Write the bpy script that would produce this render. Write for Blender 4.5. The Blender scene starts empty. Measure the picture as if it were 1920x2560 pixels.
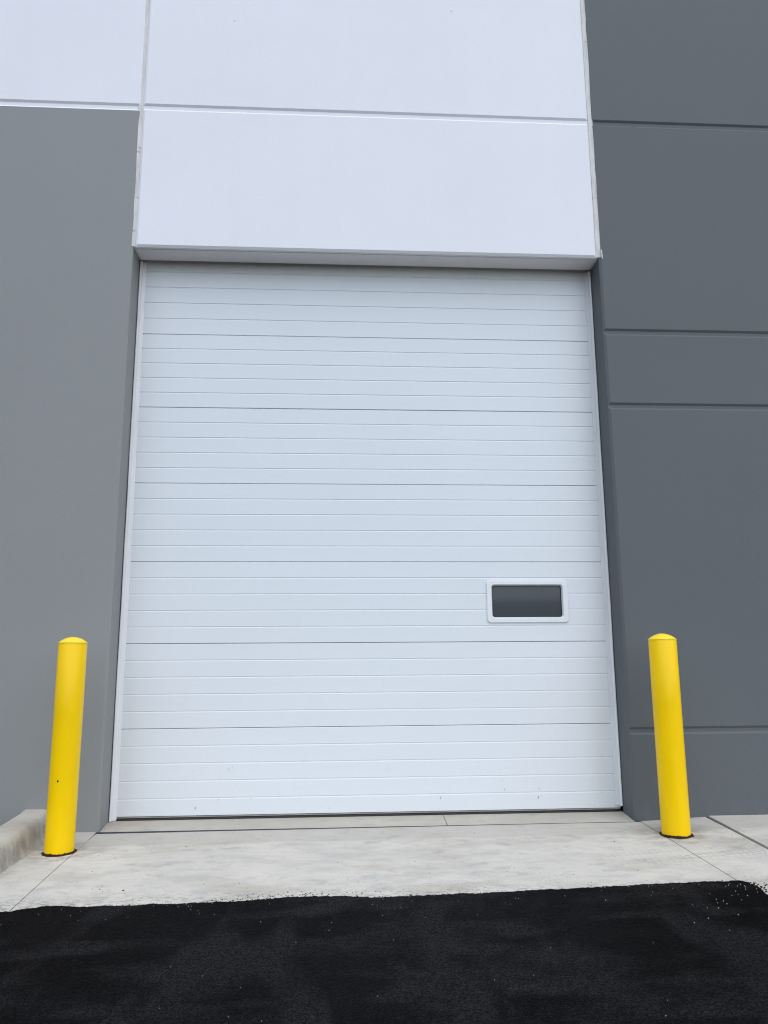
import bpy, bmesh, math, random
from mathutils import Matrix, Vector, noise

scene = bpy.context.scene
COL = scene.collection
R = math.radians

# ------------------------------------------------------------------ camera
cd = bpy.data.cameras.new('camera')
cam = bpy.data.objects.new('camera', cd)
COL.objects.link(cam)
cd.sensor_fit = 'VERTICAL'
cd.sensor_height = 36.0
cd.sensor_width = 27.0
cd.lens = 27.0425
cd.clip_end = 3000
rt = Vector((0.998279147, -0.05824731, -0.006781974))
up = Vector((-0.004137557, -0.185328141, 0.982667981))
fw = Vector((0.058494657, 0.980948893, 0.18525022))
m = Matrix((rt, up, -fw)).transposed().to_4x4()
m.translation = Vector((-0.2393566, -5.866732, 1.110895))
cam.matrix_world = m
scene.camera = cam
scene.cycles.filter_width = 1.15

# ------------------------------------------------------------------ light
SUN_EL, SUN_AZ = R(60), R(166)          # azimuth clockwise from +Y; the sun stands in front of the wall
w = bpy.data.worlds.new('World')
scene.world = w
w.use_nodes = True
wn = w.node_tree.nodes
sky = wn.new('ShaderNodeTexSky')
sky.sky_type = 'NISHITA'
sky.sun_disc = False
sky.sun_elevation = SUN_EL
sky.sun_rotation = SUN_AZ
sky.air_density = 1.0
sky.dust_density = 1.2
sky.ozone_density = 1.0
w.node_tree.links.new(sky.outputs[0], wn['Background'].inputs[0])
wn['Background'].inputs[1].default_value = 0.07

sd = bpy.data.lights.new('sun', 'SUN')
sd.energy = 1.5
sd.angle = R(112)
sd.color = (0.865, 0.93, 1.0)
sun = bpy.data.objects.new('sun', sd)
COL.objects.link(sun)
sdir = Vector((math.sin(SUN_AZ) * math.cos(SUN_EL), math.cos(SUN_AZ) * math.cos(SUN_EL), math.sin(SUN_EL)))
sun.rotation_euler = sdir.to_track_quat('Z', 'Y').to_euler()
sun.location = sdir * 40

scene.view_settings.view_transform = 'Standard'
scene.view_settings.look = 'None'
scene.view_settings.exposure = 1.05
scene.view_settings.gamma = 1.0


# ------------------------------------------------------------------ material helpers
class NT:
    def __init__(self, name):
        self.m = bpy.data.materials.new(name)
        self.m.use_nodes = True
        self.t = self.m.node_tree
        self.b = self.t.nodes['Principled BSDF']
        self.tc = self.t.nodes.new('ShaderNodeTexCoord')

    def n(self, kind, **kw):
        nd = self.t.nodes.new('ShaderNode' + kind)
        for k, v in kw.items():
            setattr(nd, k, v)
        return nd

    def link(self, a, b):
        self.t.links.new(a, b)

    def put(self, sock, v):
        if isinstance(v, bpy.types.NodeSocket):
            self.link(v, sock)
        else:
            sock.default_value = v

    def co(self, sx=1, sy=1, sz=1, rot=(0, 0, 0), loc=(0, 0, 0)):
        mp = self.n('Mapping')
        mp.inputs['Scale'].default_value = (sx, sy, sz)
        mp.inputs['Rotation'].default_value = rot
        mp.inputs['Location'].default_value = loc
        self.link(self.tc.outputs['Object'], mp.inputs[0])
        return mp.outputs[0]

    def noise(self, vec, scale, detail=4, rough=.55):
        nd = self.n('TexNoise')
        self.link(vec, nd.inputs['Vector'])
        nd.inputs['Scale'].default_value = scale
        nd.inputs['Detail'].default_value = detail
        nd.inputs['Roughness'].default_value = rough
        return nd.outputs[0]

    def voro(self, vec, scale, out='Distance', rnd=1.0):
        nd = self.n('TexVoronoi')
        self.link(vec, nd.inputs['Vector'])
        nd.inputs['Scale'].default_value = scale
        nd.inputs['Randomness'].default_value = rnd
        return nd.outputs[out]

    def ramp(self, v, a, b, lo=0.0, hi=1.0):
        nd = self.n('MapRange')
        nd.clamp = True
        self.link(v, nd.inputs['Value'])
        nd.inputs['From Min'].default_value = a
        nd.inputs['From Max'].default_value = b
        nd.inputs['To Min'].default_value = lo
        nd.inputs['To Max'].default_value = hi
        return nd.outputs[0]

    def math(self, op, a, b=0.0, c=None):
        nd = self.n('Math', operation=op)
        self.put(nd.inputs[0], a)
        self.put(nd.inputs[1], b)
        if c is not None:
            self.put(nd.inputs[2], c)
        return nd.outputs[0]

    def mix(self, f, a, b):
        nd = self.n('Mix', data_type='RGBA')
        self.put(nd.inputs[0], f)
        for s, v in ((nd.inputs[6], a), (nd.inputs[7], b)):
            if isinstance(v, bpy.types.NodeSocket):
                self.link(v, s)
            else:
                s.default_value = (*v, 1) if len(v) == 3 else v
        return nd.outputs[2]

    def sep(self):
        nd = self.n('SeparateXYZ')
        self.link(self.tc.outputs['Object'], nd.inputs[0])
        return nd.outputs

    def bump(self, h, strength, dist, prev=None):
        nd = self.n('Bump')
        nd.inputs['Strength'].default_value = strength
        nd.inputs['Distance'].default_value = dist
        self.link(h, nd.inputs['Height'])
        if prev is not None:
            self.link(prev, nd.inputs['Normal'])
        return nd.outputs[0]

    def done(self, col, rough, normal=None, spec=0.5, metal=0.0):
        b = self.b
        if isinstance(col, tuple):
            b.inputs['Base Color'].default_value = (*col, 1)
        else:
            self.link(col, b.inputs['Base Color'])
        self.put(b.inputs['Roughness'], rough)
        b.inputs['Specular IOR Level'].default_value = spec
        b.inputs['Metallic'].default_value = metal
        if normal is not None:
            self.link(normal, b.inputs['Normal'])
        return self.m


def scale_col(c, k):
    return tuple(x * k for x in c)


def wall_paint(name, c, speck=True):
    t = NT(name)
    big = t.noise(t.co(1, 1, 1), .9, 4)
    streak = t.noise(t.co(6, 1, .5), 1.6, 4)
    v = t.math('ADD', t.math('MULTIPLY', big, .8), t.math('MULTIPLY', streak, .2))
    col = t.mix(t.ramp(v, .35, .66), scale_col(c, .975), scale_col(c, 1.02))
    fine = t.noise(t.co(), 90, 3, .6)
    col = t.mix(t.ramp(fine, .3, .7, 0, .5), col, scale_col(c, .93))
    # stray nicks and spatter
    sp = t.voro(t.co(1, 1, .8), 2.6)
    nk = t.noise(t.co(), 60, 2)
    d = t.math('ADD', sp, t.math('MULTIPLY', t.math('SUBTRACT', nk, .5), .02))
    col = t.mix(t.ramp(d, .012, .02, .45, 0), col, (.1, .09, .08))
    # ground splash low on the wall
    z = t.sep()[2]
    dirt = t.math('MULTIPLY', t.ramp(z, .12, -.02), t.ramp(t.noise(t.co(1, 1, .5), 9, 5), .46, .66))
    col = t.mix(t.math('MULTIPLY', dirt, .10), col, (.34, .33, .31))
    n1 = t.bump(t.noise(t.co(), 130, 4, .65), .30, .004)
    n2 = t.bump(t.noise(t.co(), 1.3, 3), .12, .03, n1)
    return t.done(col, .62, n2, .35)


WHITE = wall_paint('white_wall_paint', (.812, .797, .812))
GREY = wall_paint('light_grey_wall_paint', (.264, .262, .252))
DARK = wall_paint('dark_grey_wall_paint', (.106, .1145, .1185))


def m_sealant():
    t = NT('joint_sealant_tan')
    a = t.noise(t.co(8, 8, 2.2), 3, 5, .6)
    col = t.mix(t.ramp(a, .35, .62), (.56, .525, .49), (.70, .665, .64))
    b = t.noise(t.co(.5, .5, 1), 14, 2)
    col = t.mix(t.ramp(b, .66, .72, 0, .8), col, (.27, .26, .25))
    return t.done(col, .6, t.bump(t.noise(t.co(1, 1, .4), 40, 3), .5, .004), .3)


SEAL = m_sealant()


def m_door():
    t = NT('door_white_steel')
    c = (.708, .722, .73)
    grain = t.noise(t.co(55, 1, 210), 1, 3, .6)
    col = t.mix(t.ramp(grain, .3, .7), scale_col(c, .965), scale_col(c, 1.02))
    big = t.noise(t.co(.7, 1, 1.4), 1.1, 3)
    col = t.mix(t.ramp(big, .35, .65, 0, 1), col, scale_col(c, .97))
    z = t.sep()[2]
    low = t.ramp(z, .45, .02)
    sp = t.voro(t.co(1, 1, .45), 20)
    pick = t.noise(t.co(), 7, 2)
    marks = t.math('MULTIPLY', t.ramp(sp, .08, .13, 1, 0), t.math('MULTIPLY', low, t.ramp(pick, .50, .58)))
    col = t.mix(t.math('MULTIPLY', marks, .8), col, (.17, .18, .2))
    n1 = t.bump(grain, .22, .003)
    n2 = t.bump(t.noise(t.co(1.6, 1, 4.5), 1, 2), .06, .02, n1)
    return t.done(col, t.ramp(grain, .2, .8, .36, .46), n2, .4)


DOOR = m_door()


def simple(name, c, rough, spec=.4, var=.06, scale=20, bump=.0, metal=0.0, stretch=(1, 1, 1)):
    t = NT(name)
    a = t.noise(t.co(*stretch), scale, 4)
    col = t.mix(t.ramp(a, .3, .7), scale_col(c, 1 - var), scale_col(c, 1 + var))
    nrm = t.bump(t.noise(t.co(*stretch), scale * 3, 3), bump, .003) if bump else None
    return t.done(col, rough, nrm, spec, metal)


BLACK = simple('black_shadow_rubber', (.012, .012, .013), .7, .2)
RUBBER = simple('dark_rubber', (.030, .028, .027), .55, .3, .25, 30, .2)
ALU = simple('mill_aluminium', (.42, .40, .37), .42, .5, .15, 14, 0, .7, (1, 1, 6))
TRIM = simple('white_vinyl_trim', (.755, .735, .725), .42, .45, .04, 6, .06, 0, (1, 1, .5))
FLAP_SHADED = simple('shaded_vinyl_flap', (.63, .64, .64), .5, .3, .05, 6, .06, 0, (1, 1, .5))  # trim vinyl greyed: shade beside the right bead put into the colour
FRAME = simple('white_window_frame', (.715, .725, .73), .33, .5, .02)
GASK = simple('black_gasket', (.018, .018, .02), .5, .3)
FILL = simple('grey_joint_filler', (.062, .062, .072), .8, .2, .25, 22, .3)


def m_glass():
    t = NT('dark_window_glass')
    a = t.noise(t.co(1, 1, 1.5), 2.2, 3)
    col = t.mix(t.ramp(a, .3, .7), (.026, .031, .044), (.031, .037, .051))
    return t.done(col, .05, None, .38)


GLASS = m_glass()


def m_concrete(name, c, wet=True, kerb=False):
    t = NT(name)
    big = t.noise(t.co(1, 1.6, 1), 1.7, 6, .6)
    col = t.mix(t.ramp(big, .32, .68), scale_col(c, .87), scale_col(c, 1.05))
    br = t.noise(t.co(5, 130, 5), 1, 3, .6)
    col = t.mix(t.ramp(br, .35, .7, 0, .2), col, scale_col(c, .86))
    mid = t.noise(t.co(3, 4.5, 4), 2.0, 5, .6)
    col = t.mix(t.ramp(mid, .47, .68, 0, .40), col, scale_col((.36, .35, .33), 1))
    x, y, z = t.sep()
    if wet:        # drip line below the wall: the strip the door stops the rain from washing
        yy = t.math('ADD', y, t.math('MULTIPLY', t.math('SUBTRACT', t.noise(t.co(1.5, 3, 1), 2, 4), .5), .16))
        band = t.ramp(yy, -.585, -.55, 0, .62)
        col = t.mix(band, col, scale_col(c, .74))
    # grime round the bollard feet, with contact shade painted into the colour
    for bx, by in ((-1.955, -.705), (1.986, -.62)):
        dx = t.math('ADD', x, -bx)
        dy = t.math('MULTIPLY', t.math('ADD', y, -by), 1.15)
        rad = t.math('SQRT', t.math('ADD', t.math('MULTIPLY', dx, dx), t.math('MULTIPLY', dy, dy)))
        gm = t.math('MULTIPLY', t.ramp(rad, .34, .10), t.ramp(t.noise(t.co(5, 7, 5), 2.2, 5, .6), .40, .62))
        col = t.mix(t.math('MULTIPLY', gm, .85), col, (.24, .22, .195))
    # brown tyre and rust traces
    rb = t.noise(t.co(1.1, 2.4, 1, loc=(3.3, 1.2, 0)), 1.5, 5, .6)
    col = t.mix(t.ramp(rb, .52, .68, 0, .50), col, (.40, .345, .27))
    # short dark trowel smudges lying along the slab
    sm = t.noise(t.co(5, 7.5, 6, loc=(7, 0, 0)), 1.6, 5, .55)
    col = t.mix(t.ramp(sm, .58, .70, 0, .36), col, (.27, .25, .22))
    # small dark specks, thick towards the asphalt
    edge = t.ramp(y, -1.22, -1.62, 0, 1)
    pick = t.noise(t.co(2.3, 3.4, 3), 1.6, 3)
    for sc, r0, am, th in ((15, .10, .75, .55), (38, .16, .6, .50)):
        sp = t.voro(t.co(1, 1.9, 1.6, loc=(sc, 0, 0)), sc)
        rr = t.math('ADD', sp, t.math('MULTIPLY', t.noise(t.co(), 120, 2), .06))
        mask = t.math('ADD', t.ramp(pick, th, th + .12), t.math('MULTIPLY', edge, .8))
        mask = t.math('MINIMUM', mask, 1.0)
        s = t.math('MULTIPLY', t.ramp(rr, r0, r0 + .05, 1, 0), mask)
        col = t.mix(t.math('MULTIPLY', s, am), col, (.06, .058, .056))
    gr = t.math('MULTIPLY', t.ramp(y, -1.46, -1.64), t.ramp(t.noise(t.co(1, 2, 1), 24, 5, .75), .49, .60))
    col = t.mix(t.math('MULTIPLY', gr, .6), col, (.10, .10, .10))
    if kerb:
        st = t.noise(t.co(3, 3, 2.2, loc=(.4, .3, 0)), 2.4, 5, .65)
        lowk = t.math('MULTIPLY', t.ramp(z, .075, .03), t.ramp(st, .44, .62))
        col = t.mix(t.math('MULTIPLY', lowk, .65), col, (.22, .205, .185))
    else:
        # pale tyre print crossing the slab joint
        v = t.co(1, 1, 1, rot=(0, 0, R(-11)), loc=(0, 0, 0))
        sx = t.n('SeparateXYZ')
        t.link(v, sx.inputs[0])
        lug = t.math('SINE', t.math('MULTIPLY', t.math('ADD', sx.outputs[0], t.math('MULTIPLY', sx.outputs[1], .55)), 150))
        row = t.math('SINE', t.math('MULTIPLY', sx.outputs[1], 120))
        tread = t.math('MULTIPLY', t.ramp(lug, .1, .5), t.ramp(row, -.5, .1))
        d1 = t.math('ABSOLUTE', t.math('ADD', sx.outputs[1], 1.435))
        d2 = t.math('ABSOLUTE', t.math('ADD', sx.outputs[1], 1.28))
        inb = t.math('ADD', t.ramp(d1, .055, .075, 1, 0), t.ramp(d2, .03, .05, .7, 0))
        xr = t.math('MULTIPLY', t.ramp(sx.outputs[0], .95, 1.2), t.ramp(sx.outputs[0], 2.6, 2.2))
        wear = t.ramp(t.noise(t.co(), 7, 4), .36, .6)
        tm = t.math('MULTIPLY', t.math('MULTIPLY', tread, inb), t.math('MULTIPLY', xr, wear))
        col = t.mix(t.math('MULTIPLY', tm, .6), col, (.25, .245, .24))
    n1 = t.bump(br, .25, .003)
    n2 = t.bump(t.noise(t.co(), 55, 4, .7), .25, .003, n1)
    return t.done(col, .8, n2, .25)


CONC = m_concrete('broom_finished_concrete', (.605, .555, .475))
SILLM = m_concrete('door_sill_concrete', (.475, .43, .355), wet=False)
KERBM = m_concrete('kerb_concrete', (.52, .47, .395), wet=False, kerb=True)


def m_asphalt():
    t = NT('fresh_black_asphalt')
    big = t.noise(t.co(1.0, 1.6, 1), 1.5, 5, .6)
    base = t.mix(t.ramp(big, .40, .62), (.0026, .0023, .0027), (.0095, .0087, .0097))
    # paler scuffs where shoes and tyres dusted the new surface
    dust = t.noise(t.co(.8, 2.8, 1, rot=(0, 0, R(30)), loc=(1.7, .6, 0)), 1.35, 4, .5)
    dm = t.math('MULTIPLY', t.ramp(dust, .48, .57), t.ramp(t.noise(t.co(), 5, 4, .6), .34, .6))
    dust2 = t.noise(t.co(2.6, .9, 1, rot=(0, 0, R(20)), loc=(4.1, 2.2, 0)), 1.0, 3, .5)
    dm = t.math('MAXIMUM', dm, t.ramp(dust2, .53, .62, 0, .9))
    col = t.mix(t.math('MULTIPLY', dm, .85), base, (.034, .0315, .0335))
    v1 = t.voro(t.co(1, 1, 1), 112)
    vc = t.n('TexVoronoi')
    t.link(t.co(), vc.inputs['Vector'])
    vc.inputs['Scale'].default_value = 112
    sc = t.n('SeparateColor')
    t.link(vc.outputs['Color'], sc.inputs[0])
    stone = t.mix(t.math('ADD', t.math('MULTIPLY', dm, .7), .3), (.007, .0065, .0067), (.042, .039, .0395))
    col = t.mix(t.ramp(sc.outputs[0], .50, .95, 0, .8), col, stone)
    gr = t.noise(t.co(), 120, 3, .7)
    col = t.mix(t.ramp(gr, .53, .40, 0, .9), col, (.0010, .0010, .0011))
    col = t.mix(t.ramp(v1, .40, .75, 0, .75), col, (.0010, .0010, .0011))
    h = t.math('ADD', t.math('MULTIPLY', t.math('SUBTRACT', 1.0, v1), .5), gr)
    n1 = t.bump(h, 1.0, .014)
    n2 = t.bump(t.noise(t.co(), 36, 3, .7), .6, .012, n1)
    return t.done(col, .8, n2, .05)


ASPH = m_asphalt()
SOIL = simple('brown_mulch', (.07, .05, .035), .9, .1, .4, 30, .9)
EARTH = simple('plain_ground', (.09, .09, .08), .95, .1, .2, .3)
ROOFM = simple('roof_membrane', (.45, .45, .44), .8, .2)


def m_yellow():
    t = NT('yellow_bollard_paint')
    a = t.noise(t.co(1, 1, .35), 9, 4)
    c = (.90, .565, .0)
    col = t.mix(t.ramp(a, .3, .7), scale_col(c, .95), scale_col(c, 1.04))
    z = t.sep()[2]
    zz = t.math('ADD', z, t.math('MULTIPLY', t.math('SUBTRACT', t.noise(t.co(), 28, 4, .7), .5), .026))
    rust = t.mix(t.noise(t.co(), 60, 4), (.030, .010, .008), (.10, .030, .015))
    col = t.mix(t.ramp(zz, .008, .010, 1, 0), col, rust)
    n1 = t.bump(t.noise(t.co(), 85, 3, .6), .10, .003)
    return t.done(col, .28, n1, .22)


YEL = m_yellow()
YCAP_LIT = simple('yellow_cap_lit', (.92, .67, .03), .45, .4, .05, 25, .2)  # paler than the post: skylight on the domed top put into the colour
RUST = simple('rusty_collar', (.030, .018, .015), .75, .2, .5, 40, .6)


# ------------------------------------------------------------------ mesh helpers
def add_mesh(name, V, F, mats, parent=None, mi=None, smooth=False, kind=None, label=None):
    me = bpy.data.meshes.new(name)
    me.from_pydata([tuple(v) for v in V], [], [tuple(f) for f in F])
    for mt in (mats if isinstance(mats, (list, tuple)) else [mats]):
        me.materials.append(mt)
    if mi:
        for p, i in zip(me.polygons, mi):
            p.material_index = i
    bm = bmesh.new()
    bm.from_mesh(me)
    bmesh.ops.recalc_face_normals(bm, faces=bm.faces)
    bm.to_mesh(me)
    bm.free()
    if smooth:
        for p in me.polygons:
            p.use_smooth = True
    o = bpy.data.objects.new(name, me)
    COL.objects.link(o)
    if parent is not None:
        o.parent = parent
    if kind:
        o['kind'] = kind
    if label:
        o['label'] = label
    return o


def thing(name, label, cat, loc=(0, 0, 0), group=None):
    o = bpy.data.objects.new(name, None)
    COL.objects.link(o)
    o.location = loc
    o['label'] = label
    o['category'] = cat
    if group:
        o['group'] = group
    return o


def box_vf(x0, x1, y0, y1, z0, z1):
    V = [(x, y, z) for z in (z0, z1) for y in (y0, y1) for x in (x0, x1)]
    F = [(0, 1, 3, 2), (4, 6, 7, 5), (0, 4, 5, 1), (2, 3, 7, 6), (0, 2, 6, 4), (1, 5, 7, 3)]
    return V, F


def join(parts):
    V, F = [], []
    for v, f in parts:
        n = len(V)
        V += list(v)
        F += [tuple(i + n for i in q) for q in f]
    return V, F


def extrude_profile(prof, axis, a, b, close=True, caps=True):
    """prof: list of 2-D points; axis 'x' -> (y,z) profile, axis 'z' -> (x,y) profile."""
    def P(p, t):
        return (t, p[0], p[1]) if axis == 'x' else (p[0], p[1], t)
    ts = a if isinstance(a, (list, tuple)) else [a, b]
    n = len(prof)
    V, F = [], []
    for t in ts:
        V += [P(p, t) for p in prof]
    for k in range(len(ts) - 1):
        for i in range(n if close else n - 1):
            j = (i + 1) % n
            F.append((k * n + i, k * n + j, (k + 1) * n + j, (k + 1) * n + i))
    if caps and close:
        F.append(tuple(range(n)))
        F.append(tuple((len(ts) - 1) * n + i for i in range(n)))
    return V, F


FRONT = -0.245
DEP = 0.0125
SL = 0.0165
CW = 0.018


def panel(name, x0, x1, z0, z1, yb, grooves, lch, rch, bch, mats, matfn, parent, label, soffit=False):
    xs = [x0] + ([x0 + CW] if lch else []) + ([x1 - CW] if rch else []) + [x1]
    zs = [z0] + ([z0 + CW] if bch else [])
    zd = {z0: DEP if bch else 0}
    for zt, zb in sorted(grooves):
        for z, d in ((zb, 0), (zb + SL, DEP), (zt - SL, DEP), (zt, 0)):
            zs.append(z)
            zd[z] = d
    zs.append(z1)
    xd = {x0: DEP if lch else 0, x1: DEP if rch else 0}
    nx, nz = len(xs), len(zs)
    dep = {}
    V, F, MI = [], [], []
    for j, z in enumerate(zs):
        for i, x in enumerate(xs):
            d = max(xd.get(x, 0), zd.get(z, 0))
            dep[(i, j)] = d
            V.append((x, FRONT + d, z))
    for j in range(nz - 1):
        for i in range(nx - 1):
            q = [(i, j), (i + 1, j), (i + 1, j + 1), (i, j + 1)]
            ds = [dep[k] for k in q]
            ids = [k[1] * nx + k[0] for k in q]
            mm = matfn((xs[i] + xs[i + 1]) / 2, (zs[j] + zs[j + 1]) / 2)
            odd = [a for a in range(4) if ds.count(ds[a]) == 1]
            if len(odd) == 1:
                a = odd[0]
                F.append((ids[a], ids[(a + 1) % 4], ids[(a + 2) % 4]))
                F.append((ids[a], ids[(a + 2) % 4], ids[(a + 3) % 4]))
                MI += [mm, mm]
            else:
                F.append(tuple(ids))
                MI.append(mm)
    nb = len(V)

    def side(idx, mmf):
        for a, b in zip(idx[:-1], idx[1:]):
            va, vb = V[a], V[b]
            k = len(V)
            V.append((va[0], yb, va[2]))
            V.append((vb[0], yb, vb[2]))
            F.append((a, b, k + 1, k))
            MI.append(mmf((va[2] + vb[2]) / 2))
    side([j * nx for j in range(nz)], lambda z: matfn(xs[0], z))
    side([j * nx + nx - 1 for j in range(nz)], lambda z: matfn(xs[-1], z))
    side([(nz - 1) * nx + i for i in range(nx)], lambda z: matfn(0, z1))
    if not soffit:
        side([i for i in range(nx)], lambda z: matfn(0, z0))
    else:     # underside with a shallow drip groove near the front
        pr = [(FRONT + DEP, z0), (-.211, z0), (-.209, z0 + .006), (-.203, z0 + .006), (-.201, z0), (yb, z0)]
        base = len(V)
        for y, z in pr:
            V.append((x0, y, z))
            V.append((x1, y, z))
        for k in range(len(pr) - 1):
            F.append((base + 2 * k, base + 2 * k + 1, base + 2 * k + 3, base + 2 * k + 2))
            MI.append(matfn(0, z0))
    k = len(V)
    V += [(x0, yb, z0), (x1, yb, z0), (x1, yb, z1), (x0, yb, z1)]
    F.append((k, k + 1, k + 2, k + 3))
    MI.append(matfn(0, z0))
    me = bpy.data.meshes.new(name)
    me.from_pydata(V, [], F)
    for mt in mats:
        me.materials.append(mt)
    for p, i in zip(me.polygons, MI):
        p.material_index = i
    bm = bmesh.new()
    bm.from_mesh(me)
    bmesh.ops.remove_doubles(bm, verts=bm.verts, dist=1e-5)
    bmesh.ops.recalc_face_normals(bm, faces=bm.faces)
    bm.to_mesh(me)
    bm.free()
    o = bpy.data.objects.new(name, me)
    COL.objects.link(o)
    o.parent = parent
    o['label'] = label
    return o


# ------------------------------------------------------------------ the building
HEAD = 4.277
TOP = 9.6
bld = thing('warehouse', 'concrete panel warehouse in white, light grey and dark grey around a tall white overhead door', 'building')

panel('wall_panel', -9.0, -1.855, -.6, TOP, -.022, [(5.536, 5.472)], False, True, False, [GREY, WHITE],
      lambda x, z: 1 if z > 5.474 else 0, bld, 'light grey wall panel left of the door, white above its groove')
panel('wall_panel', -1.838, 1.832, HEAD, TOP, -.032, [(5.540, 5.478)], True, True, True, [WHITE],
      lambda x, z: 0, bld, 'white wall panel over the door', soffit=True)
panel('wall_panel', 1.853, 9.0, -.6, TOP, -.022,
      [(5.533, 5.471), (3.665, 3.607), (3.050, 2.994), (.603, .548)], True, False, False, [DARK],
      lambda x, z: 0, bld, 'dark grey grooved wall panel right of the door')

V, F = join([box_vf(-9.0, -8.7, -.018, 14, -.6, TOP), box_vf(8.7, 9.0, -.018, 14, -.6, TOP),
             box_vf(-8.698, 8.698, 13.7, 14, -.6, TOP)])
add_mesh('rear_wall', V, F, GREY, bld)
V, F = box_vf(-9.05, 9.05, -.30, 14.05, TOP + .003, TOP + .2)
add_mesh('roof', V, F, ROOFM, bld)

random.seed(4)


def sealant(prof, ends):
    """vertical bead with a slightly wandering edge, turned under the lintel at its foot"""
    zs = [HEAD + .004 + i * (TOP - .1 - HEAD) / 90 for i in range(91)]
    n = len(prof)
    V, F = [], []
    for z in zs:
        for k, (x, y) in enumerate(prof):
            a = .0022 if 0 < k < n - 1 else .0014
            V.append((x + a * noise.noise((x * 50, z * 5, k)), y + .0025 * noise.noise((x * 40, z * 4, 7 + k)), z))
    for k in range(len(zs) - 1):
        for i in range(n):
            j = (i + 1) % n
            F.append((k * n + i, k * n + j, (k + 1) * n + j, (k + 1) * n + i))
    F.append(tuple(range(n)))
    a = (V, F)
    b = box_vf(ends[0], ends[1], FRONT + .014, -.034, HEAD + .001, HEAD + .012)
    return join([a, b])


V, F = sealant([(-1.8735, -.2435), (-1.869, -.2405), (-1.863, -.2385), (-1.853, -.2375), (-1.845, -.237),
                (-1.8385, -.235), (-1.8385, -.2), (-1.8735, -.2)], (-1.8545, -1.8385))
add_mesh('joint_sealant', V, F, SEAL, bld, smooth=False, label='sealant joint between grey and white panels')
V, F = sealant([(1.8335, -.235), (1.838, -.237), (1.846, -.2375), (1.856, -.2385), (1.864, -.2410),
                (1.8695, -.2440), (1.8695, -.2), (1.8335, -.2)], (1.8325, 1.8525))
add_mesh('joint_sealant', V, F, SEAL, bld, label='sealant joint between white and dark grey panels')
# torn backing strip hanging at the foot of the joint
V, F = box_vf(1.8705, 1.8745, -.262, -.2465, HEAD - .012, HEAD + .062)
V = [(x + (.004 if z < HEAD else 0) - (.003 if z > HEAD else 0), y, z - (.010 if x < 1.872 else 0)) for x, y, z in V]
add_mesh('backing_strip', V, F, TRIM, bld)

# ------------------------------------------------------------------ overhead door (a part of the building)
SEC = .6096
DX = 1.845
V, F = box_vf(-DX, DX, .021, .034, .012, 4.52)
door = add_mesh('overhead_door', V, F, BLACK, bld, label='tall white ribbed overhead door')


def section_profile(z0, z1):
    """front face (y, z) of one section: five flat ribs parted by small v-grooves"""
    n = 5
    hgt = (z1 - z0) / n
    pts = [(.016, z0 + .0016), (.0035, z0 + .0016), (.0, z0 + .0040)]
    for i in range(1, n):
        zc = z0 + i * hgt
        pts += [(.0, zc - .0085), (.0034, zc - .0010), (.0034, zc - .0006), (.0, zc + .0032)]
    pts += [(.0, z1 - .0050), (.0030, z1 - .0016), (.016, z1 - .0016)]
    return pts


WX0, WX1, WZ0, WZ1 = .918, 1.504, 1.384, 1.667
for k in range(7):
    z0, z1 = SEC * k, SEC * (k + 1)
    if k == 0:
        z0 = .0056
    pr = section_profile(z0, z1 if k < 6 else 4.33)
    xs = [-DX, -.9, 0.0, .9, DX]
    if k == 2:
        xs = [-DX, -.9, 0.0, WX0, WX1, DX]
        new = []
        for (a, b) in zip(pr[:-1], pr[1:]):
            new.append(a)
            for zc in (WZ0, WZ1):
                if a[1] < zc < b[1]:
                    new.append((a[0], zc))
        new.append(pr[-1])
        pr = new
    V, F = [], []
    off = [.0012 * math.sin(k * 2.1), .0008 * math.cos(k * 1.7)]
    for i, x in enumerate(xs):
        bow = off[0] * (1 if 0 < i < len(xs) - 1 else 0)
        for y, z in pr:
            V.append((x, y + bow, z))
    n = len(pr)
    for i in range(len(xs) - 1):
        for j in range(n - 1):
            if k == 2 and abs(xs[i] - WX0) < 1e-6 and pr[j][1] >= WZ0 - 1e-6 and pr[j + 1][1] <= WZ1 + 1e-6:
                continue
            F.append((i * n + j, (i + 1) * n + j, (i + 1) * n + j + 1, i * n + j + 1))
    add_mesh('door_section', V, F, DOOR, door)


def rr(x0, x1, z0, z1, r, n=6):
    P = []
    for cx, cz, a0 in ((x1 - r, z1 - r, 0), (x0 + r, z1 - r, 90), (x0 + r, z0 + r, 180), (x1 - r, z0 + r, 270)):
        for i in range(n + 1):
            a = R(a0 + 90 * i / n)
            P.append((cx + r * math.cos(a), cz + r * math.sin(a)))
    return P


def ring_loft(loops):
    """loops: list of (outline, y) of the same length, joined into a closed ring"""
    V, F = [], []
    n = len(loops[0][0])
    for P, y in loops:
        V += [(x, y, z) for x, z in P]
    for a in range(len(loops) - 1):
        for i in range(n):
            j = (i + 1) % n
            F.append((a * n + i, a * n + j, (a + 1) * n + j, (a + 1) * n + i))
    return V, F


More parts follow.
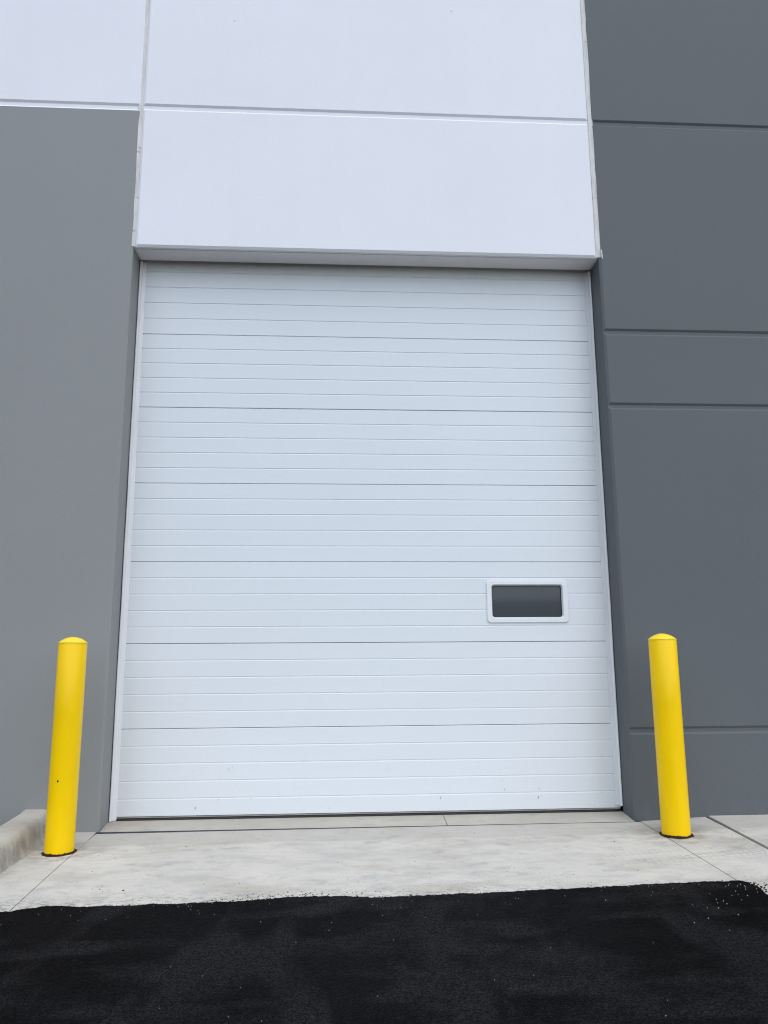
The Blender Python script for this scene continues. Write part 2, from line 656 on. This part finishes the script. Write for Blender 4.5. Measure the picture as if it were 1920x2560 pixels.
fx0, fx1, fz0, fz1 = .894, 1.5285, 1.3615, 1.6885
ix0, ix1, iz0, iz1 = .9385, 1.4805, 1.4045, 1.6455
V, F = ring_loft([(rr(fx0, fx1, fz0, fz1, .030), .004),
                  (rr(fx0, fx1, fz0, fz1, .030), -.0075),
                  (rr(fx0 + .0015, fx1 - .0015, fz0 + .0015, fz1 - .0015, .0288), -.0105),
                  (rr(fx0 + .004, fx1 - .004, fz0 + .004, fz1 - .004, .027), -.0120),
                  (rr(ix0 - .010, ix1 + .010, iz0 - .010, iz1 + .010, .024), -.0125),
                  (rr(ix0 - .007, ix1 + .007, iz0 - .007, iz1 + .007, .022), -.0110),
                  (rr(ix0, ix1, iz0, iz1, .018), .0060),
                  (rr(ix0, ix1, iz0, iz1, .018), .012)])
wf = add_mesh('window_frame', V, F, FRAME, door)
for p in wf.data.polygons:
    p.use_smooth = False
V, F = ring_loft([(rr(ix0 - .004, ix1 + .004, iz0 - .004, iz1 + .004, .02), .0125),
                  (rr(ix0 + .0045, ix1 - .0045, iz0 + .0045, iz1 - .0045, .015), .0125),
                  (rr(ix0 + .0055, ix1 - .0055, iz0 + .0055, iz1 - .0055, .0145), .0165)])
add_mesh('window_gasket', V, F, GASK, door)
P = rr(ix0 - .002, ix1 + .002, iz0 - .002, iz1 + .002, .02)
V = [(x, .0168, z) for x, z in P] + [(x, .0200, z) for x, z in P]
n = len(P)
F = [tuple(range(n)), tuple(range(n, 2 * n))] + [(i, (i + 1) % n, n + (i + 1) % n, n + i) for i in range(n)]
add_mesh('window_pane', V, F, GLASS, door)

# bottom edge: aluminium retainer over a rubber bulb
V, F = extrude_profile([(-.004, .0050), (-.004, .0005), (-.001, -.0035), (.016, -.0035), (.016, .0050)], 'x', -1.842, 1.838)
add_mesh('bottom_retainer', V, F, ALU, door)
bulb = [(.007 + .012 * math.cos(R(a)), -.0105 + .011 * math.sin(R(a))) for a in range(30, -211, -20)]
xs = [-1.842 + i * 3.68 / 60 for i in range(61)]
V, F = extrude_profile(bulb, 'x', xs, None)
V = [(x, y, z + .0016 * noise.noise((x * 3, 0, 0)) - .002) for x, y, z in V]
add_mesh('bottom_seal', V, F, RUBBER, door, smooth=True)

# weather strips on both jambs
for s in (-1, 1):
    X = lambda v: s * v
    bead = [(X(1.8525), -.024), (X(1.8490), -.0345), (X(1.8450), -.0375), (X(1.8390), -.0370), (X(1.8345), -.0320),
            (X(1.8320), -.0180), (X(1.8525), -.0180)]
    flap = [(X(1.8350), -.0170), (X(1.8310), -.0110), (X(1.8090), -.0055), (X(1.8045), -.0035), (X(1.8045), -.0012),
            (X(1.8340), -.0060), (X(1.8450), -.0120)]
    zb = -.016 if s < 0 else .026
    zs = [zb + i * (4.270 - zb) / 80 for i in range(81)]
    host = bld
    for nm, prof, mt in (('weather_strip', bead, TRIM), ('seal_flap', flap, TRIM if s < 0 else FLAP_SHADED)):
        V, F = extrude_profile(prof, 'z', zs, None)
        V = [(x + .0022 * noise.noise((s * 9, 0, z * 1.6)) + .0012 * noise.noise((s * 5, 3, z * 7)),
              y + .0016 * noise.noise((s, 5, z * 2.5)), z) for x, y, z in V]
        host = add_mesh(nm, V, F, mt, host)

# ------------------------------------------------------------------ ground
SLOPE = .04


def gz(x, y, step=True):
    z = -.038 + SLOPE * (y - FRONT) if y < FRONT else -.038 + .078 * (y - FRONT)
    if x > 1.9:
        z += .045 * min(x - 1.9, .5) * max(0, 1 - max(0, FRONT - y) / 1.1)
    elif step and y < -.25:       # the apron has settled a little below the sill, more on the left
        z -= .0022 * min(4.0, 1.9 - x) * max(0, 1 - (FRONT - y) / .9)
    return z


def slab(name, corners, mat, dz=0.0, parent=None, thick=.14, nx=1, ny=8):
    """corners: four (x, y) counter-clockwise; top follows the ground, edges tooled round"""
    a, b, c, d = [Vector((*p, 0)) for p in corners]
    V, F = [], []
    for j in range(ny + 1):
        for i in range(nx + 1):
            u, v = i / nx, j / ny
            p = (a * (1 - u) + b * u) * (1 - v) + (d * (1 - u) + c * u) * v
            V.append((p.x, p.y, gz(p.x, p.y) + dz))
    for j in range(ny):
        for i in range(nx):
            q = j * (nx + 1) + i
            F.append((q, q + 1, q + nx + 2, q + nx + 1))
    me = bpy.data.meshes.new(name)
    me.from_pydata(V, [], F)
    bm = bmesh.new()
    bm.from_mesh(me)
    bmesh.ops.recalc_face_normals(bm, faces=bm.faces)
    rim = [e for e in bm.edges if e.is_boundary]
    r = bmesh.ops.extrude_edge_only(bm, edges=rim)
    for v in [g for g in r['geom'] if isinstance(g, bmesh.types.BMVert)]:
        v.co.z -= thick
    bm.edges.ensure_lookup_table()
    bmesh.ops.bevel(bm, geom=[e for e in rim if e.is_valid], offset=.0045, segments=2, affect='EDGES', profile=.5)
    bmesh.ops.recalc_face_normals(bm, faces=bm.faces)
    bm.to_mesh(me)
    bm.free()
    me.materials.append(mat)
    o = bpy.data.objects.new(name, me)
    COL.objects.link(o)
    if parent is None:
        o['kind'] = 'structure'
    else:
        o.parent = parent
    return o


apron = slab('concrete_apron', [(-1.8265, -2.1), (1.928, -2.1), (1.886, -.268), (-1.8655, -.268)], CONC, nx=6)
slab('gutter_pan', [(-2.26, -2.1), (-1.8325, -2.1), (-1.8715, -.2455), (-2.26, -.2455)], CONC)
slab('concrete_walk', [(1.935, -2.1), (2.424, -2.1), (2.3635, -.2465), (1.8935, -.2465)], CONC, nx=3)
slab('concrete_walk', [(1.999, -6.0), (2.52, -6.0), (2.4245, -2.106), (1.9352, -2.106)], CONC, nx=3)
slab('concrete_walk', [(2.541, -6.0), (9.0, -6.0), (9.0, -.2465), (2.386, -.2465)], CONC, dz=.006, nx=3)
slab('door_sill', [(-1.8535, -.2545), (.520, -.2545), (.526, .5), (-1.8535, .5)], SILLM, nx=1)
slab('door_sill', [(.5245, -.2545), (1.8515, -.2545), (1.8515, .5), (.5305, .5)], SILLM, nx=1)


def strip(name, pts, wdt, dz, mat, step=True):
    V, F = [], []
    for i, (x, y) in enumerate(pts):
        px, py = pts[max(0, i - 1)]
        qx, qy = pts[min(len(pts) - 1, i + 1)]
        t = Vector((qx - px, qy - py)).normalized()
        nn = Vector((-t.y, t.x)) * wdt / 2
        for s in (1, -1):
            X, Y = x + nn.x * s, y + nn.y * s
            V.append((X, Y, gz(X, Y, step) + dz + .001 * noise.noise((x * 9, y * 9, s))))
    k = len(V)
    V += [(x, y, z - .03) for x, y, z in V]
    for i in range(len(pts) - 1):
        F.append((2 * i, 2 * i + 1, 2 * i + 3, 2 * i + 2))
        F.append((2 * i, 2 * i + 2, k + 2 * i + 2, k + 2 * i))
        F.append((2 * i + 1, 2 * i + 3, k + 2 * i + 3, k + 2 * i + 1))
    o = add_mesh(name, V, F, mat, kind='structure')
    return o


strip('joint_filler', [(-1.866 + i * 3.752 / 30, -.2612) for i in range(31)], .0128, -.0012, FILL, False)
strip('joint_filler', [(2.375 + .0268 * (y + .25) * -1, y) for y in [-.2475 - i * .2 for i in range(29)]], .0215, -.007, FILL)
for pts in ([(-1.8686 + .0217 * t, -.2475 - 1.0 * t) for t in (0, .5, 1, 1.5, 1.85)],
            [(1.8898 + .0229 * t, -.2475 - 1.0 * t) for t in (0, .5, 1, 1.5, 1.85)]):
    strip('joint_filler', pts, .0055, -.012, FILL)

# asphalt: near part on the apron's slope with a broken edge, then a level lot to the horizon
random.seed(11)
edge = [(-9.0, -1.755), (-2.6, -1.75), (-2.05, -1.752), (-1.834, -1.745), (-1.75, -1.70), (-1.67, -1.672), (-1.506, -1.697),
        (-1.1, -1.69), (-.777, -1.676), (-.60, -1.655), (-.45, -1.632), (-.20, -1.640), (-.05, -1.668), (.069, -1.664),
        (.707, -1.630), (1.364, -1.578), (1.767, -1.556), (1.918, -1.548), (1.955, -1.580), (1.962, -1.66),
        (1.955, -1.776), (1.985, -2.4), (2.01, -3.2), (2.03, -4.0)]
dense = []
for (ax, ay), (bx, by) in zip(edge[:-1], edge[1:]):
    L = math.hypot(bx - ax, by - ay)
    near = max(ax, bx) > -2.3
    n = max(1, int(L / (.009 if near else .2)))
    for i in range(n):
        t = i / n
        x, y = ax + (bx - ax) * t, ay + (by - ay) * t
        a = .012 * noise.noise((x * 9, y * 9, 0)) + .010 * noise.noise((x * 38, y * 38, 4)) + random.uniform(-.004, .004)
        dense.append((x - (a if abs(by - ay) > abs(bx - ax) else 0), y + (0 if abs(by - ay) > abs(bx - ax) else a)))
dense.append(edge[-1])


def az(x, y):
    return -.038 + SLOPE * (y - FRONT) + .007


V = [(x, y, az(x, y)) for x, y in dense]
n = len(V)
V += [(2.03, -4.0, az(0, -4.0)), (-9.0, -4.0, az(0, -4.0))][1:]
F = [tuple(range(len(V)))]
k = len(V)
V += [(x, y, az(x, y) - .04) for x, y in dense]
for i in range(n - 1):
    F.append((i, i + 1, k + i + 1, k + i))
zf = az(0, -4.0)
k = len(V)
V += [(-9, -4.0, zf), (2.03, -4.0, zf), (2.1, -6.02, zf - .02), (90, -6.02, zf - .02), (90, -90, zf - .3), (-90, -90, zf - .3), (-90, -4.0, zf)]
F.append(tuple(range(k, k + 7)))
asph = add_mesh('asphalt', V, F, ASPH, kind='structure')
bm = bmesh.new()
bm.from_mesh(asph.data)
bmesh.ops.triangulate(bm, faces=[f for f in bm.faces if len(f.verts) > 4])
for f in bm.faces:
    if abs(f.normal.z) > .5 and f.normal.z < 0:
        f.normal_flip()
bm.to_mesh(asph.data)
bm.free()
V = [(-900, -900, -.62), (900, -900, -.62), (900, 900, -.62), (-900, 900, -.62)]
add_mesh('ground', V, [(0, 1, 2, 3)], EARTH, kind='structure')

# kerb: runs out from the wall beside the gutter, then sweeps left along the asphalt
KT = .107
prof = [(.262, None, -.06), (.262, None, -.004), (.240, None, .000), (.222, None, .008), (.208, None, .024), (.199, None, .045), (.193, .035, 0),
        (.187, .062, 0), (.180, .081, 0), (.168, .096, 0), (.150, KT - .003, 0), (.12, KT, 0), (.02, KT, 0), (.006, KT - .004, 0),
        (0, KT - .012, 0), (0, -.20, 0)]
path = []
for i in range(13):
    y = -.2465 - i * .08
    path.append((Vector((-2.362 + .030 * i / 12, y)), Vector((0, -1))))
c0 = path[-1][0]
for i in range(1, 13):
    a = R(90 * i / 12)
    # centre to the left of the travel direction, radius .35 on the back edge
    path.append((Vector((c0.x - .35 + .35 * math.cos(a), c0.y - .35 * math.sin(a))), Vector((-math.sin(a), -math.cos(a)))))
path.append((path[-1][0] + Vector((-6, 0)), Vector((-1, 0))))
V, F = [], []
n = len(prof)
for p, t in path:
    side = Vector((-t.y, t.x))            # points to the gutter side
    g = gz(p.x, max(p.y, -1.7))
    fs = min(1, max(.2, (p.y + 1.05) / .4))
    for d, z, dz in prof:
        if d > .193:
            d = .193 + (d - .193) * fs
        q = p + side * d
        if z is None:
            z = gz(q.x, max(q.y, -1.7)) + dz
        else:
            z += g + .045
        V.append((q.x, q.y, z + .0012 * noise.noise((q.x * 3, q.y * 3, z * 9))))
for k in range(len(path) - 1):
    for i in range(n - 1):
        F.append((k * n + i, k * n + i + 1, (k + 1) * n + i + 1, (k + 1) * n + i))
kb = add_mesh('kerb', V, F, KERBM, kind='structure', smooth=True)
kb.data.set_sharp_from_angle(angle=R(50))
V = [(-9, -1.5, -.02), (-2.30, -1.5, -.02), (-2.30, -.2465, -.02), (-9, -.2465, -.02)]
V = []
F = []
nx, ny = 60, 14
for j in range(ny + 1):
    for i in range(nx + 1):
        x, y = -8.9 + i * 6.58 / nx, -1.52 + j * 1.27 / ny
        V.append((x, y, -.01 + .03 * noise.noise((x * 4, y * 4, 0)) + .012 * noise.noise((x * 17, y * 17, 2))))
for j in range(ny):
    for i in range(nx):
        q = j * (nx + 1) + i
        F.append((q, q + 1, q + nx + 2, q + nx + 1))
add_mesh('planting_bed', V, F, SOIL, kind='structure')


# ------------------------------------------------------------------ bollards
def bollard(label, x, y, r, shoulder, crown, hole=None):
    z0 = gz(x, y)
    t = thing('bollard', label, 'bollard', (x, y, z0), 'yellow bollards guarding the overhead door')
    H = shoulder - z0
    N = 64

    def lathe(pr, wob=0):
        V, F = [], []
        for rr_, z in pr:
            for i in range(N):
                a = 2 * math.pi * i / N
                k = rr_ * (1 + wob * noise.noise((math.cos(a) * 3, math.sin(a) * 3, x)))
                V.append((k * math.cos(a), k * math.sin(a), z))
        for k in range(len(pr) - 1):
            for i in range(N):
                j = (i + 1) % N
                F.append((k * N + i, k * N + j, (k + 1) * N + j, (k + 1) * N + i))
        return V, F
    V, F = lathe([(r, -.05), (r, .0), (r, .02), (r, H * .33), (r, H * .66), (r, H - .003), (r - .002, H - .0005)])
    add_mesh('post', V, F, YEL, t, smooth=True)
    ch = crown - shoulder
    rad = (r * r + ch * ch) / (2 * ch)
    pr = [(r + .0016, H - .004), (r + .0016, H)]
    a1 = math.asin(min(1, r / rad))
    for i in range(1, 13):
        a = a1 * (1 - i / 12)
        pr.append((max(rad * math.sin(a), .0004), H + ch - rad + rad * math.cos(a) + (0 if i else 0)))
    V, F = lathe(pr)
    V = [(vx * (1 + .006 * noise.noise((vx * 30, vy * 30, x))), vy, vz + .0015 * noise.noise((vx * 20, vy * 20, x))) for vx, vy, vz in V]
    o = add_mesh('cap', V, F, YCAP_LIT, t, smooth=True)
    o.data.set_sharp_from_angle(angle=R(35))
    V, F = lathe([(r + .001, .0035), (r + .008, .0050), (r + .0130, .0030), (r + .0145, -.004)], .10)
    V = [(vx, vy, vz + (gz(x + vx, y + vy) - z0)) for vx, vy, vz in V]
    add_mesh('collar', V, F, RUST, t, smooth=True)
    if hole:
        hx, hz = hole
        ang = math.asin((hx - x) / r)
        V, F = [], []
        for ring, (q, d) in enumerate(((.0075, .0006), (.0055, .0016), (.001, .0018))):
            for i in range(12):
                a = 2 * math.pi * i / 12
                da = q * math.cos(a) / r * .7
                V.append(((r + d) * math.sin(ang + da), -(r + d) * math.cos(ang + da), hz - z0 + q * math.sin(a)))
        for k in range(2):
            for i in range(12):
                j = (i + 1) % 12
                F.append((k * 12 + i, k * 12 + j, (k + 1) * 12 + j, (k + 1) * 12 + i))
        F.append(tuple(range(24, 36)))
        add_mesh('hole_disc', V, F, BLACK, t)  # black disc laid on the post, stands for a small dark hole
    return t


bollard('yellow steel bollard by the raised concrete kerb, before the lighter grey wall', -1.955, -.705, .0875, 1.2165, 1.252, hole=(-1.962, .372))
bollard('yellow steel bollard on the flat walk before the dark grey grooved wall', 1.986, -.620, .0925, 1.2185, 1.257)


# ------------------------------------------------------------------ loose grit (nobody could count it)
def grit(name, spots, mat, kind='stuff'):
    V, F = [], []
    for x, y, z, s in spots:
        k = len(V)
        a = random.uniform(0, 6.28)
        e = random.uniform(.55, 1)
        m_ = random.choice((5, 6, 7))
        top = []
        for i in range(m_):
            b = a + 6.283 * i / m_ + random.uniform(-.3, .3)
            q = s * random.uniform(.75, 1.15)
            V.append((x + q * math.cos(b), y + q * e * math.sin(b), z - .002))
        for i in range(m_):
            vx, vy, vz = V[k + i]
            V.append((x + (vx - x) * .7, y + (vy - y) * .7, z + s * random.uniform(.25, .6)))
        for i in range(m_):
            j = (i + 1) % m_
            F.append((k + i, k + j, k + m_ + j, k + m_ + i))
        F.append(tuple(k + m_ + i for i in range(m_)))
    return add_mesh(name, V, F, mat, kind=kind)


def edge_y(x):
    for (ax, ay), (bx, by) in zip(edge[:-1], edge[1:]):
        if ax <= x <= bx:
            return ay + (by - ay) * (x - ax) / (bx - ax)
    return -1.6


random.seed(23)
sp = []
for _ in range(520):
    x = random.uniform(-2.0, 1.93)
    d = abs(random.gauss(0, .012))
    y = edge_y(x) + d
    sp.append((x, y, gz(x, y) + .001, random.uniform(.0016, .0050)))
for _ in range(120):
    x = random.gauss(-.45, .22)
    y = edge_y(x) + abs(random.gauss(0, .055))
    sp.append((x, y, gz(x, y) + .001, random.uniform(.0015, .005)))
for _ in range(80):
    x = random.uniform(-1.9, 2.3)
    y = random.uniform(-1.5, -.3) if random.random() < .3 else edge_y(min(x, 1.9)) + random.expovariate(1 / .14)
    if y > -.28:
        continue
    sp.append((x, y, gz(x, y) + .0005, min(.011, .0018 + random.expovariate(1 / .0016))))
for _ in range(160):
    y = random.uniform(-2.3, -1.56)
    x = 1.962 + abs(random.gauss(0, .03))
    sp.append((x, y, gz(x, y) + .001, random.uniform(.003, .008)))
grit('asphalt_crumbs', sp, simple('asphalt_crumb', (.014, .0135, .015), .8, .2, .4, 60))
sp = []
for _ in range(34):
    x = 1.95 - random.expovariate(1 / .28)
    y = -1.60 - random.expovariate(1 / .16)
    if x < 1.95 and y > -4:
        sp.append((x, y, az(x, y) + .002, random.uniform(.0013, .0032)))
for _ in range(80):
    x = random.uniform(-2.0, 1.95)
    y = random.uniform(-3.1, -1.72) if random.random() < .5 else edge_y(x) - abs(random.gauss(.03, .12))
    sp.append((x, y, az(x, y) + .002, random.uniform(.0008, .0019)))
sp.append((-.96, -.06, -.022, .006))
grit('stone_chips', sp, simple('pale_stone_chip', (.50, .48, .46), .7, .3, .15, 80))
